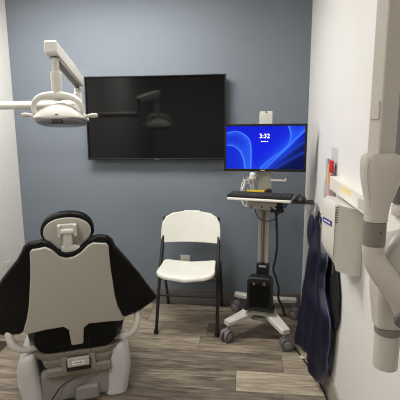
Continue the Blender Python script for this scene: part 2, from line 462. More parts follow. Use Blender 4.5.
obj('mouse_platform', ms, M['blackmatte'], cart)

def C(x, y, z=0):  # cart-local point to world
    return tuple(Matrix.Translation(CO) @ Matrix.Rotation(CA, 4, 'Z') @ Vector((x, y, z)))

# monitor (stands off the column)
mo = thing('computer_monitor', 'computer monitor with a lit blue lock screen on the cart', 'monitor', C(.005, -.07, 1.182), R_(-6))
MW, MH = .545, .316
obj('housing', box((0, .016, MH/2), (MW, .028, MH), .005), M['blackmatte'], mo)
bz = join(box((0, -.001, .0085), (MW, .010, .017), .0015), box((0, -.001, MH-.007), (MW, .010, .014), .0015),
          box((-MW/2+.007, -.001, MH/2), (.014, .010, MH), .0015), box((MW/2-.007, -.001, MH/2), (.014, .010, MH), .0015))
obj('bezel', bz, M['tvbezel'], mo)
obj('mounting_neck', box((-.005, .050, MH/2), (.10, .038, .10), .004), M['blackmatte'], mo)
obj('maker_mark', box((-.01, -.0066, .008), (.03, .001, .006), .0002), M['greylabel'], mo)

def polydist(px, py, pl):
    best = 1e9; side = 1; tt = 0
    for i in range(len(pl)-1):
        ax, ay = pl[i]; bx, by = pl[i+1]; dx, dy = bx-ax, by-ay
        u = max(0, min(1, ((px-ax)*dx+(py-ay)*dy)/(dx*dx+dy*dy)))
        ex, ey = px-ax-u*dx, py-ay-u*dy; d = math.hypot(ex, ey)
        if d < best: best = d; side = 1 if dx*(py-ay)-dy*(px-ax) > 0 else -1; tt = (i+u)/(len(pl)-1)
    return best, side, tt
def cr2(p, n=5): return [(v.x, v.y) for v in cr([(a, b, 0) for a, b in p], n)]
CUR = [cr2(p) for p in (
    [(0, .16), (.12, .12), (.22, .18), (.30, .32), (.325, .55), (.325, 1.0)],
    [(0, .45), (.09, .46), (.18, .58), (.235, .8), (.25, 1.02)],
    [(.43, 1.02), (.55, .80), (.70, .60), (.80, .42), (.825, .20), (.79, 0)],
    [(.50, 1.02), (.63, .78), (.76, .54), (.88, .32), (1.0, .10)],
    [(.54, 1.02), (.72, .74), (.86, .54), (1.02, .34)],
    [(.62, 1.02), (.80, .80), (1.02, .58)])]
def wallpaper(u, v):   # u right, v down
    base = Vector((.003, .012, .72)); c = base.copy()
    c = c.lerp(Vector((.002, .010, .50)), min(1, .9*abs(v-.5)))
    D = [polydist(u, v, p) for p in CUR]
    def rim(i, col, inner, w, s0=1):
        nonlocal c
        d, s, t = D[i]; s *= s0
        g = math.exp(-d/w) if s > 0 else math.exp(-d/.006)*.9
        c = c.lerp(Vector(col), g*inner)
        c = c.lerp(Vector((.12, .36, 1.0)), math.exp(-(d/.006)**2)*.75)
    # right side goes to near black navy past the last sweep
    if D[3][1] > 0: c = c.lerp(Vector((.001, .003, .07)), min(1, D[3][0]*7.5))
    if D[0][1] > 0 and u < .33: c = c.lerp(Vector((.004, .03, .55)), min(1, D[0][0]*5)*.5)
    if D[1][1] > 0 and u < .25: c = c.lerp(Vector((.004, .018, .62)), .6)
    rim(0, (.03, .16, 1.0), .75, .07, 1); rim(1, (.03, .17, 1.0), .65, .05, -1)
    rim(2, (.02, .14, 1.0), .8, .05, 1); rim(3, (.02, .14, 1.0), .8, .07, -1)
    for i in (4, 5):
        d = D[i][0]; c = c.lerp(Vector((.015, .06, .55)), math.exp(-d/.022)*.7)
    return c
def screen_mesh(w, h, nx=150, ny=84):
    bm = bmesh.new(); lay = bm.verts.layers.float_color.new('pixels')
    g = []
    for j in range(ny+1):
        row = []
        for i in range(nx+1):
            v = bm.verts.new((w*(i/nx-.5), 0, h*(1-j/ny))); c = wallpaper(i/nx, j/ny)
            v[lay] = (c.x, c.y, c.z, 1); row.append(v)
        g.append(row)
    for j in range(ny):
        for i in range(nx): bm.faces.new((g[j][i], g[j+1][i], g[j+1][i+1], g[j][i+1]))
    return bm
sm = screen_mesh(MW-.026, MH-.030); xf(sm, Matrix.Translation((0, -.0005, .017)))
scr = obj('screen', sm, M['screen'], mo, smooth=0)
RX = Matrix.Rotation(R_(90), 4, 'X')
tx = text_mesh('3:32', .041, (-.002, -.0022, MH*.745), RX)
for k, w in enumerate((.012, .016, .010)):
    tx = join(tx, box((-.019+k*.018, -.0022, MH*.635), (w, .0008, .0052), 0))
obj('clock_text', tx, M['clock'], scr, smooth=0)

# keyboard
kb = thing('keyboard', 'black computer keyboard on the white cart tray', 'keyboard', C(-.010, -.138, 1.0182), CA+R_(-5))
obj('case', box((0, 0, .009), (.425, .135, .016), .004, rot=Matrix.Rotation(R_(3), 4, 'X')), M['blackmatte'], kb)
keys = []
for r in range(6):
    for c in range(20):
        if r == 0 and 5 < c < 11: continue
        keys.append(box((-.197+c*.0207, -.053+r*.0205, .0185+(-.053+r*.0205)*.052), (.0175, .0165, .006), .0015, 1))
keys.append(box((-.197+8*.0207, -.053, .0158), (.1, .0165, .006), .0015, 1))
obj('keycaps', join(*keys), M['darkmark'], kb)
# mouse
mz = thing('computer_mouse', 'black computer mouse on the small black platform', 'mouse', C(.252, -.110, .9965), CA+R_(15))
secs = []
for k in range(9):
    t_ = k/8; y = -.055+.11*t_; s = math.sin(math.pi*min(1, max(.06, t_*.88+.06)))**.45; hgt = .036*math.sin(math.pi*(.12+.76*t_))**.8
    secs.append([(math.cos(a)*.033*s, y, max(0, math.sin(a))*hgt + .001) for a in [2*math.pi*i/20 for i in range(20)]])
obj('body', xf(loft(secs), Matrix.Diagonal((1.12, 1.1, 1.15, 1))), M['blackmatte'], mz)
obj('scroll_wheel', lathe([(.006, -.003), (.008, 0), (.006, .003)], (0, -.030, .0345), 14, rot=Matrix.Rotation(R_(90), 4, 'Y')), M['darkgrey'], mz)
# yellow pad, canister, coil
yp = thing('note_pad', 'yellow sticky note pad behind the keyboard on the cart tray', 'note pad', C(-.055, -.026, 1.0158), CA+R_(-5))
obj('sheets', box((0, 0, .016), (.125, .04, .032), .003), M['yellow'], yp)
obj('backing', box((0, 0, .0005), (.126, .041, .002), .0005), M['greylabel'], yp)
bs = obj('barcode_scanner', join(lathe([(.026, 0), (.028, .008), (.024, .014), (.022, .03)], C(.035, -.02, 1.0145), 18), box(C(.035, -.03, 1.048), (.035, .04, .02), .008)), M['blackmatte'])
tag(bs, 'small black gadget beside the yellow note pad on the cart', 'gadget')
cn = thing('plastic_canister', 'small white domed canister on the cart shelf under the monitor', 'canister', C(-.073, -.060, 1.1265), 0)
obj('body', lathe([(.022, 0), (.024, .003), (.024, .030), (.0235, .034)], seg=28), M['white'], cn)
obj('domed_lid', lathe([(.0235, .0342), (.0225, .043), (.018, .050), (.010, .053), (.002, .054)], seg=28), M['whitemark'], cn)
pts = []
for k in range(60):
    a = k/59*2*math.pi*5.3; rr = .062+.016*math.sin(k*.37)
    pts.append(C(-.128+rr*.62*math.cos(a)+.018*math.sin(k*.2), .066+.014*math.sin(a*.31), 1.016+rr*1.38*math.sin(a)))
cc = obj('cable_coil', tube(pts, .0055, 6, 3), M['whitemark'])
tag(cc, 'white cable coiled behind the left end of the keyboard tray', 'cable')
# CPU box / power brick on the base
pb = thing('power_unit', 'black power unit with two round knobs at the foot of the cart', 'power unit', C(-.004, -.085, .205), CA)
o2 = [(-.088, 0), (.088, 0), (.092, .02), (.088, .205), (.080, .230), (.057, .240), (-.057, .240), (-.080, .230), (-.088, .205), (-.092, .02)]
obj('body', plate(o2, -.045, .045, .012, 3), M['blackmatte'], pb)
obj('grille', box((0, -.046, .115), (.14, .006, .17), .004), M['blackvinyl'], pb)
for s in (-1, 1):
    obj('knob', lathe([(.016, 0), (.017, .004), (.015, .018), (.012, .021)], (s*.036, -.044, .200), 18, rot=Matrix.Rotation(R_(90), 4, 'X')), M['blacksteel'], pb)
    obj('knob_cap', lathe([(.006, 0), (.005, .002)], (s*.036, -.066, .200), 12, rot=Matrix.Rotation(R_(90), 4, 'X')), M['castergrey'], pb)
obj('foot_tray', box((0, -.004, .008), (.21, .115, .018), .004), M['blackmatte'], pb)
# cables
def cable(label, pts, r, m, name='power_cable', n=7):
    o = obj(name, tube(pts, r, 8, n), m); tag(o, label, 'cable'); return o
cable('thick black cable hanging down beside the cart column', [C(.075, -.06, .955), C(.088, -.05, .90), C(.095, -.03, .80), C(.10, -.015, .66), C(.09, -.01, .55), C(.078, -.01, .48), C(.098, -.02, .42), C(.12, .0, .33), C(.115, .03, .25), C(.145, .05, .17), C(.165, .06, .10)], .0085, M['blackmatte'])
cable('thin black cable looping under the keyboard tray', [C(-.045, -.10, .95), C(-.042, -.10, .90), C(-.015, -.10, .86), C(.03, -.10, .845), C(.08, -.10, .86), C(.11, -.10, .90), C(.12, -.09, .95)], .0035, M['blackmatte'], 'looped_cable')
cable('blue cable bunched under the right end of the keyboard tray', [C(.09, -.09, .972), C(.12, -.10, .94), C(.155, -.10, .95), C(.16, -.08, .965), C(.12, -.09, .955), C(.085, -.10, .925), C(.10, -.09, .90), C(.14, -.09, .915)], .005, M['cableblue'], 'data_cable')
bd = []
rnd = random.Random(3)
for k in range(26):
    bd.append(C(.088+.045*math.cos(k*2.1)+rnd.uniform(-.01, .01), -.09+rnd.uniform(-.03, .03), .945+.032*math.sin(k*1.7)))
cable('tangle of black cable bundled beneath the keyboard tray', bd, .0075, M['blackmatte'], 'cable_bundle', 4)
cable('thin black cable running from the cart wheel along the right baseboard', [C(.12, .10, .006), (.33, 2.74, .006), (.355, 2.60, .006), (.39, 2.48, .006), (.42, 2.36, .006), (.455, 2.22, .006), (.474, 2.08, .006), (.478, 1.9, .006), (.478, 1.6, .006)], .0055, M['blackmatte'], 'floor_cable')
tg = obj('cable_tag', box((.402, 2.43, .0075), (.035, .018, .013), .004, rot=Matrix.Rotation(R_(-55), 4, 'Z')), M['white'])
tag(tg, 'small white tag on the floor cable below the navy apron', 'tag')

# ================================================================== X-RAY UNIT
xr = thing('xray_unit', 'white wall-mounted dental x-ray machine with folded arm, partly out of frame', 'x-ray machine', (.46, 1.2, 1.13))
obj('wall_rail', loft([[(x, y, z) for x, z in ((xa+.003, zb), (XR-.001, zb), (XR-.001, zt), (xa+.003, zt), (xa, zt-.003), (xa, zb+.003))] for xa, y, zb, zt in ((.456, 1.18, 1.133, 1.202), (.456, 2.125, 1.150, 1.219))]), M['rail'], xr, world=True)
obj('warning_sticker', box((.4555, 1.80, 1.190), (.0012, .17, .026), 0), M['yellowpale'], xr, world=True, label='pale yellow sticker')
obj('rating_sticker', join(box((.4555, 1.50, 1.172), (.0010, .20, .040), 0)), M['greylabel'], xr, world=True)
# pivot dome and the inner arm going up from it
obj('pivot_dome', lathe([(.030, 0), (.031, .01), (.030, .025), (.026, .036), (.020, .042)], (.468, 1.20, 1.2065), 28), M['xwhite'], xr, world=True)
obj('inner_arm', loft([rrect(.462, 1.20, .052, .052, .016, 4, z) for z in (1.243, 1.5, 1.80, 1.955)]), M['darkgrey'], xr, world=True, label='dark grey inner arm')
# outer arm: rounded square column turned so two faces show
xa, ya = .3275, 1.0
def colsec(z, s=1): return rrect(xa+.003, ya, .038*s, .054*s, .005, 4, z, R_(-60))
obj('outer_arm', loft([colsec(1.36), colsec(1.5), colsec(1.80), colsec(1.955)]), M['xwhite'], xr, world=True)
obj('elbow', join(lathe([(.030, 1.956), (.040, 1.965), (.042, 2.02), (.034, 2.04), (.01, 2.045)], (.462, 1.20, 0), 24),
                  lathe([(.028, 1.956), (.036, 1.965), (.038, 2.02), (.03, 2.04), (.01, 2.045)], (xa, ya, 0), 24),
                  tube([(.462, 1.20, 1.995), (xa, ya, 1.995)], .03, 16, 1)), M['xwhite'], xr, world=True)
cp = plate([(-.0115, -.022), (.0115, -.022), (.013, -.02), (.013, .017), (.010, .021), (.006, .018), (-.006, .018), (-.010, .021), (-.013, .017), (-.013, -.02)], -.003, .003, .002, 2)
xf(cp, Matrix.Translation((xa+.003-.0275*math.cos(R_(30)), ya-.0275*math.sin(R_(30)), 1.497)) @ Matrix.Rotation(R_(-60), 4, 'Z'))
obj('arm_clip', cp, M['xwhite'], xr, world=True)
# teardrop joint
secs = []
prof = [(1.232, .0262, .0262, 0), (1.252, .0268, .027, 0), (1.28, .0300, .028, .002), (1.305, .0375, .030, .004), (1.335, .0455, .032, .0055), (1.362, .0485, .033, .0055), (1.380, .0465, .032, .004), (1.392, .042, .029, .003), (1.397, .033, .024, .002)]
for z, a, b, off in prof:
    ring = []
    for k in range(40):
        t_ = 2*math.pi*k/40; e = 2/2.6
        ring.append((xa+off+a*math.copysign(abs(math.cos(t_))**e, math.cos(t_)), ya-.002+b*math.copysign(abs(math.sin(t_))**e, math.sin(t_)), z))
    secs.append(ring)
obj('swivel_joint', loft(secs), M['xwhite'], xr, world=True)
obj('joint_seam', tube([(xa-.030, ya-.0285, 1.392), (xa-.0335, ya-.0275, 1.36), (xa-.030, ya-.0272, 1.32), (xa-.0225, ya-.0235, 1.28), (xa-.0205, ya-.019, 1.24)], .0004, 5, 4), M['taupe'], xr, world=True)
obj('collar', lathe([(.0258, 1.170), (.0268, 1.173), (.0268, 1.229), (.0258, 1.2315)], (xa, ya, 0), 32), M['xgrey'], xr, world=True, label='grey collar')
obj('collar_screw', cyl((xa+.006, ya-.0275, 1.207), (xa+.006, ya-.0262, 1.207), .0022, 10), M['darkmark'], xr, world=True)
# yoke sweeping down and to the right
obj('yoke', tube([(xa, ya, 1.170), (xa+.001, ya, 1.147), (xa+.012, ya-.003, 1.118), (xa+.036, ya-.008, 1.083), (xa+.060, ya-.012, 1.048), (xa+.078, ya-.016, 1.012), (xa+.088, ya-.018, .985), (xa+.090, ya-.016, .97)],
                 [.0262, .0262, .0285, .030, .029, .027, .025, .017], 28, 6), M['xwhite'], xr, world=True)
obj('pivot_disc', lathe([(.0185, 0), (.0205, .003), (.0205, .010), (.018, .013)], (.387, .944, 1.003), 28, rot=Matrix.Rotation(R_(90), 4, 'X')), M['darkgrey'], xr, world=True)
# tube head behind the yoke
secs = []
hx, hy = .396, 1.055
for z, a, b, ox, r in ((.935, .0335, .034, -.002, .02), (.952, .036, .038, .0, .018), (1.02, .047, .046, .004, .016), (1.06, .052, .048, .008, .016), (1.12, .054, .048, .010, .018), (1.16, .047, .045, .018, .02), (1.185, .034, .034, .026, .02), (1.193, .020, .022, .03, .015)):
    secs.append(rrect(hx+ox, hy, 2*a, 2*b, min(r, b*.95, a*.95), 4, z))
obj('tube_head', loft(secs), M['xwhite'], xr, world=True)
obj('cone_ring', lathe([(.0335, .911), (.0345, .914), (.0345, .931), (.0335,   .9345)], (.398, hy, 0), 32), M['xgrey'], xr, world=True)
obj('aiming_cone', lathe([(.026, .8105), (.031, .811), (.0318, .814), (.0322, .910), (.031, .9105)], (.398, hy, 0), 32), M['xwhite'], xr, world=True)

# control box on the right wall (x-ray generator)
cb = thing('control_box', 'white control box with side vents and blue label on the right wall', 'control box', (.47, 1.8, .84))
def boxsec(z):
    # plan outline at height z : near corner, bulging front, rounded far end
    t_ = (z-.84)/.33
    tp = 0 if t_ < .88 else (t_-.88)/.12
    bt = max(0, 1-t_/.34)**1.6
    yf = 1.945-.03*tp-.10*bt; xc = .385+.012*tp+.014*bt; xb = .372+.03*tp+.05*bt
    P = [(XR-.002, 1.655), (.45, 1.645), (.415, 1.648), (xc, 1.66), (xb+.006, 1.72), (xb-.004, 1.79), (xb, min(yf-.02, 1.86)), (xb+.018, yf-.008), (xb+.05, yf), (XR-.002, yf)]
    return P
secs = []
for z in (.846, .85, .87, .90, .94, 1.0, 1.06, 1.11, 1.135, 1.15, 1.158):
    ring = []
    for x, y in boxsec(z):
        fr = (XR-x)/.13
        near = max(0, (1.66-y)/.02) if y < 1.66 else 0
        zz = z
        if z > 1.11: zz = min(z, 1.127 + fr*.030)
        if z < .95: zz = z + .030*fr*(.95-z)/.104
        ring.append((x, y, zz))
    secs.append(ring)
obj('housing', loft(secs), M['cream'], cb, world=True, smooth=50)
obj('cover_seam', tube([(.3845, 1.6575, z) for z in (.855, .95, 1.05, 1.15)], .0011, 5, 2), M['seam'], cb, world=True)
vents = [box((.3900, 1.6550, 1.078+.0105*k), (.010, .004, .0028), .0008, 1, Matrix.Rotation(R_(-20), 4, 'Z')) for k in range(7)]
obj('vent_slots', join(*vents), M['darkmark'], cb, world=True)
lb = obj('blue_label', box((.3720, 1.745, 1.062), (.0022, .100, .021), .0006, rot=Matrix.Rotation(R_(9), 4, 'Z')), M['blue'], cb, world=True, label='dark blue label')
obj('label_text', join(*[box((.3709, 1.745, 1.062), (.0008, .001, .001), 0)]+[box((.3709-.158*(1.716+k*.0145-1.745), 1.716+k*.0145, 1.062), (.0008, .010, .007), 0, rot=Matrix.Rotation(R_(9), 4, 'Z')) for k in range(5)]), M['whitemark'], lb, world=True)

# acrylic holder with packets
ah = thing('acrylic_holder', 'clear wall holder with red, yellow and grey packets on the right wall', 'holder', (.48, 2.235, 1.09))
obj('back_plate', box((.4975, 2.235, 1.215), (.004, .15, .29), .001), M['clear'], ah, world=True)
obj('front_plate', box((.462, 2.235, 1.12), (.003, .15, .10), .001), M['clear'], ah, world=True)
obj('side_panel', box((.479, 2.160, 1.12), (.032, .003, .10), .0005), M['clear'], ah, world=True)
obj('side_panel', box((.479, 2.310, 1.12), (.032, .003, .10), .0005), M['clear'], ah, world=True)
obj('base_panel', box((.479, 2.235, 1.073), (.032, .147, .004), .0005), M['clear'], ah, world=True)
def packet(y, w, z0, z1, m, lab):
    o = obj('packet', box((.476, y, (z0+z1)/2), (.014, w, z1-z0), .003), m); tag(o, lab, 'packet')
packet(2.285, .042, 1.077, 1.300, M['bluegrey'], 'blue-grey packet at the far side of the clear wall holder')
packet(2.246, .028, 1.077, 1.270, M['yellow'], 'narrow yellow packet in the middle of the clear wall holder')
packet(2.196, .055, 1.235, 1.295, M['red'], 'red packet at the near side of the clear wall holder')
packet(2.196, .055, 1.077, 1.228, M['pinkpk'], 'pink packet just below the red one in the clear holder')

# ================================================================== LEAD APRON
hk = thing('coat_hook', 'small black hook on the right wall holding the navy apron', 'hook', (.497, 2.36, .97))
obj('hook_plate', box((.4965, 2.36, .965), (.006, .03, .05), .002), M['blacksteel'], hk, world=True)
obj('hook_prong', tube([(.494, 2.36, .955), (.470, 2.36, .945), (.455, 2.36, .955), (.450, 2.36, .985)], .005, 10, 5), M['blacksteel'], hk, world=True)
ap = thing('lead_apron', 'navy blue x-ray apron hanging folded from a hook on the right wall', 'apron', (.43, 2.2, .05))
def interp(tab, z):
    tab = sorted(tab)
    if z <= tab[0][0]: return tab[0][1:]
    for a, b in zip(tab, tab[1:]):
        if z <= b[0]:
            t_ = (z-a[0])/(b[0]-a[0]); t_ = t_*t_*(3-2*t_)*.5+t_*.5
            return tuple(p+(q-p)*t_ for p, q in zip(a[1:], b[1:]))
    return tab[-1][1:]
LT = [(.05, .358, 2.36), (.135, .358, 2.355), (.51, .385, 2.34), (.70, .405, 2.34), (.845, .425, 2.35), (.96, .440, 2.35)]
RT = [(.04, .430, 2.03), (.22, .455, 1.985), (.47, .462, 1.955), (.60, .452, 2.09), (.68, .452, 2.12), (.76, .458, 2.09), (.90, .470, 2.24), (.96, .462, 2.33)]
def zbot(u): return interp([(0, .150), (.2, .135), (.42, .155), (.54, .150), (.60, .075), (.72, .045), (.85, .075), (.93, .15), (1, .26)], u)[0]
NU, NV = 48, 60
bm = bmesh.new(); g = []
for i in range(NU+1):
    u = i/NU; row = []
    zt = .965-.01*u; zb = zbot(u)
    for j in range(NV+1):
        v = j/NV; z = zt+(zb-zt)*v
        lx, ly = interp(LT, z); rx, ry = interp(RT, z)
        n = Vector((ry-ly, -(rx-lx), 0)).normalized()
        amp = .006+.026*min(1, v*2)
        f = amp*(math.sin(u*11+.8+v*1.2)*.7+math.sin(u*21-v*3)*.35) + .010*math.sin(v*9+u*2)*v*.35 + .006*math.sin(z*40+u*9)*min(1, v)*.5
        f += -.030*math.sin(math.pi*u)*min(1, v*3)*.4
        x = lx+(rx-lx)*u + n.x*f; y = ly+(ry-ly)*u + n.y*f
        row.append(bm.verts.new((min(x, .484), y, z)))
    g.append(row)
for i in range(NU):
    for j in range(NV): bm.faces.new((g[i][j], g[i+1][j], g[i+1][j+1], g[i][j+1]))
bmesh.ops.recalc_face_normals(bm, faces=bm.faces)
edge_pts = [tuple(g[NU][j].co) for j in range(4, NV+1, 2)]
edge2 = [tuple(g[i][NV].co) for i in range(0, NU+1, 2)]
mid = [tuple(g[26][j].co) for j in range(16, NV-2, 3)]
body = obj('apron_cloth', bm, M['navy'], ap, world=True, smooth=60)
sm_ = body.modifiers.new('thick', 'SOLIDIFY'); sm_.thickness = .010; sm_.offset = 0
obj('edge_binding', join(tube(edge_pts, .0035, 8, 3), tube(edge2, .0055, 8, 3)), M['navytrim'], ap, world=True)
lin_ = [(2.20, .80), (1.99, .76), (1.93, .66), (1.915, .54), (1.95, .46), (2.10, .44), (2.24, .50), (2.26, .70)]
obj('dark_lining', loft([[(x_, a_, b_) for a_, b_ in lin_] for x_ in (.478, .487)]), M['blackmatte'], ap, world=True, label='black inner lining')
# rounded collar flap folded at the top
secs = []
for k in range(13):
    t_ = k/12; z = .955-.20*t_; w = .052*math.sin(math.pi*(.10+.86*t_))**.7
    secs.append([(.418-.0*t_+.45*w*math.cos(a), 2.385+1.1*w*math.sin(a), z) for a in [2*math.pi*i/16 for i in range(16)]])
obj('collar_flap', loft(secs), M['navy'], ap, world=True, smooth=60)
obj('hanging_loop', tube([(.440, 2.352, .95), (.448, 2.36, .985), (.462, 2.36, .966), (.452, 2.365, .94)], .003, 8, 5), M['navytrim'], ap, world=True)
wl = obj('wire_loop', tube([(.455, 2.86, .985), (.45, 2.85, .945), (.46, 2.80, .915), (.475, 2.72, .925), (.485, 2.68, .96), (.496, 2.68, .985)], .003, 8, 5), M['lightgrey'])
tag(wl, 'thin grey wire loop on the right wall beside the mouse platform', 'wire')

# ================================================================== DENTAL CHAIR
dc = thing('dental_chair', 'black and cream dental chair seen from behind with a round headrest', 'dental chair', (-.88, 1.906, 0), R_(22))
K = .30
lean = lambda x, y, z: (x, y - K*(z-.3) + .30*x*x, z)
sh = [(-.160, .915), (-.150, .926), (-.092, .934), (-.066, .918), (-.035, .880), (-.005, .868), (.028, .872), (.060, .890), (.095, .925), (.120, .937), (.178, .928), (.190, .912),
      (.192, .86), (.197, .78), (.206, .70), (.214, .62), (.228, .55), (.258, .468), (.250, .455), (.16, .468), (.078, .474), (.052, .450), (.044, .322), (.038, .306), (-.008, .302), (-.014, .322), (-.022, .450), (-.045, .474), (-.13, .468), (-.222, .450), (-.242, .458),
      (-.212, .55), (-.196, .62), (-.184, .70), (-.172, .78), (-.164, .86)]
obj('backrest_shell', plate(sh, -.030, -.004, .006, 3, cuts=frange(-.26, .26, 14), zcuts=frange(.44, .93, 6), fn=lean), M['shell'], dc)
up = [(-.19, .935), (-.165, .955), (-.11, .962), (-.075, .948), (-.04, .905), (-.005, .892), (.03, .896), (.068, .920), (.105, .955), (.145, .966), (.188, .957), (.214, .932), (.224, .900),
      (.244, .872), (.296, .798), (.354, .706), (.412, .605), (.458, .525), (.446, .508), (.36, .472), (.27, .455), (.20, .492), (0, .50), (-.18, .492), (-.262, .432), (-.35, .425), (-.440, .462), (-.462, .500),
      (-.425, .590), (-.362, .690), (-.292, .785), (-.226, .868), (-.204, .905)]
def wingfn(x, y, z):
    w = max(0, abs(x)-.20)
    return (x, y - K*(z-.3) + .30*x*x + .5*w*w + (.010*math.sin(z*14)*min(1, w*8)), z)
obj('backrest_cushion', plate(up, -.008, .058, .022, 4, cuts=frange(-.45, .45, 30), zcuts=frange(.46, .96, 14), fn=wingfn), M['blackvinyl'], dc, smooth=60)
# wing piping
rp = [(.19, .925), (.235, .86), (.28, .78), (.32, .70), (.355, .62), (.375, .565)]
# headrest
hc = (.005, -.122, .978)
def ell(n, a, zt, zb, p=2.2):
    o = []
    for k in range(n):
        t_ = 2*math.pi*k/n; c_, s_ = math.cos(t_), math.sin(t_)
        z = zt*max(0, s_)**.85 if s_ > 0 else -zb*(abs(s_)**1.0)
        x = a*math.copysign(abs(c_)**.9, c_)*(1 if s_ > 0 else (1-.50*abs(s_)**1.6))
        o.append((x, z))
    return o
hl = Matrix.Translation(hc) @ Matrix.Rotation(R_(6), 4, 'X')
hp = plate(ell(48, .124, .098, .108), -.012, .050, .016, 4, cuts=frange(-.12, .12, 6))
obj('headrest_cushion', xf(hp, hl), M['blackvinyl'], dc, smooth=60)
hb = plate(ell(40, .109, .078, .094), -.024, -.010, .005, 3)
hbo = obj('headrest_shell', xf(hb, hl), M['shell'], dc)
br = join(box((0, -.036, .028), (.088, .020, .050), .006, 3), box((-.036, -.045, .024), (.016, .03, .056), .004), box((.036, -.045, .024), (.016, .03, .056), .004),
          cyl((-.030, -.05, .020), (.030, -.05, .020), .014, 18),
          box((0, -.046, -.018), (.044, .022, .075), .008, 3), box((.004, -.044, -.068), (.072, .026, .036), .008, 3), cyl((.030, -.046, -.068), (.052, -.046, -.068), .014, 16),
          box((.004, -.030, -.108), (.054, .030, .060), .006, 2))
obj('headrest_bracket', xf(br, hl), M['lightgrey'], dc)
# seat cushion, leg rest (mostly hidden behind the back)
def slab(y0, y1, hw0, hw1, z0, z1, th, r=.03):
    secs = []
    n = 9
    for k in range(n):
        t_ = k/(n-1); y = y0+(y1-y0)*t_; w = hw0+(hw1-hw0)*t_; z = z0+(z1-z0)*t_
        s = .86 if k in (0, n-1) else 1; hh = th*(.6 if k in (0, n-1) else 1)
        secs.append([(x, y, zz) for x, zz in [(p[0], p[1]) for p in [(q[0], q[1]) for q in rrect(0, z, 2*w*s, hh, hh*.42, 4)]]])
    return loft(secs)
seat = []
n = 9
for k in range(n):
    t_ = k/(n-1); y = -.045+.62*t_; s = (.80, .95, 1, 1, 1, 1, 1, .97, .88)[k]
    w = .258*s; zt = .50-.05*min(1, t_*3); zb_ = .305+.01*t_
    h = (zt-zb_)*(1 if 0 < k < n-1 else .82)
    seat.append([(x+.012, y, zz) for x, zz, _ in rrect(0, (zt+zb_)/2, 2*w, h, .093*s, 7)])
obj('seat_cushion', loft(seat), M['blackvinyl'], dc, smooth=60)
obj('seat_seam', tube([(.07, -.049, .43), (.074, -.052, .36), (.078, -.048, .30)], .002, 6, 4), M['blackmatte'], dc)
obj('leg_rest', slab(.585, 1.10, .21, .15, .375, .33, .08), M['blackvinyl'], dc, smooth=60)
obj('seat_pan', loft([rrect(.012, .26, .36, .54, .06, 4, .245), rrect(.012, .26, .44, .61, .08, 4, .285), rrect(.012, .26, .47, .62, .08, 4, .315)]), M['taupe'], dc)
# armrests: curved cream arms around the seat sides
for s in (-1, 1):
    o_ = .010
    a = tube([(o_+s*.330, .03, .470), (o_+s*.326, -.01, .430), (o_+s*.305, -.022, .378), (o_+s*.262, -.012, .345), (o_+s*.20, .02, .330)], [.016, .019, .020, .019, .016], 14, 6, sx=1.0, sy=1.0)
    ar = obj('armrest', a, M['cream'], dc)
    obj('arm_pad', tube([(o_+s*.335, .02, .478), (o_+s*.33, .15, .50), (o_+s*.322, .30, .50), (o_+s*.315, .36, .485)], [.020, .026, .026, .016], 14, 5), M['blackvinyl'], ar)
# back lift bracket and plate
obj('lift_bracket', loft([rrect(.015, .06, .33, .15, .02, 3, .215), rrect(.015, .055, .36, .17, .03, 3, .235), rrect(.015, .05, .37, .18, .03, 3, .27), rrect(.015, .05, .35, .16, .04, 3, .30)]), M['taupe'], dc)
obj('lift_arm', join(box((.085, -.035, .245), (.035, .03, .09), .006), box((-.055, -.035, .245), (.035, .03, .09), .006), box((.015, -.028, .200), (.33, .03, .05), .008, 3, Matrix.Rotation(R_(10), 4, 'X')),
    box((.015, -.005, .150), (.20, .02, .09), .006, 2, Matrix.Rotation(R_(12), 4, 'X'))), M['taupe'], dc)
obj('black_slot', box((.015, -.052, .240), (.124, .020, .06), .004), M['blackmatte'], dc)  # black slot of the bracket, behind the name plate
np_ = obj('name_plate', box((.015, -.060, .262), (.112, .020, .050), .006, 3), M['shell'], dc)
pl = obj('plate_sticker', box((.015, -.0708, .262), (.060, .0012, .022), .0004), M['whitemark'], np_)
obj('sticker_text', join(*[box((-.003+k*.009, -.0718, .262), (.006, .0006, .007), 0) for k in range(5)]), M['darkmark'], np_)
obj('tongue_catch', lean_b := xf(box((.018, -.035, .338), (.026, .008, .020), .003), Matrix.Identity(4)), M['taupe'], dc)
# base column, covers, foot
obj('base_column', loft([rrect(.015, .20, .26, .34, .05, 4, .012), rrect(.015, .20, .24, .32, .05, 4, .10), rrect(.015, .20, .22, .30, .05, 4, .235)]), M['darkgrey'], dc)
def cover(s):
    o_ = .008; secs = []
    for z, xi, xo, y0 in ((.004, .165, .290, .0), (.06, .172, .300, .0), (.14, .182, .312, -.005), (.22, .190, .312, -.01), (.275, .192, .296, -.01), (.303, .196, .275, .0), (.312, .21, .25, .03)):
        if s > 0: xi, xo = xi-.030, xo-.028
        else: xi, xo = xi+.014, xo-.004
        c = (xi+xo)/2; w = xo-xi; d = .26-(y0-.02)*2
        secs.append(rrect(o_+s*c, y0+d/2-.02, w, d, min(.045, w*.45), 5, z))
    return loft(secs)
for s in (-1, 1): obj('base_cover', cover(s), M['basecov'], dc, smooth=60)
obj('base_front', join(box((.000, .02, .10), (.375, .06, .19), .03, 4), box((.05, -.015, .05), (.13, .04, .09), .02, 4)), M['castercap'], dc)
obj('floor_plate', box((.01, .27, .004), (.48, .56, .008), .003), M['darkgrey'], dc)
for k, (x0, x1) in enumerate(((-.06, -.10), (-.04, -.07))):
    obj('hose', tube([(x0+.10, -.03, .15), (x0+.04, -.06, .165), (x0-.02, -.075, .14), (x1-.02, -.08, .09), (x1-.06, -.08, .04), (x1-.08, -.08, .008)], .0035, 8, 6), M['xgrey'] if k else M['blackmatte'], dc)

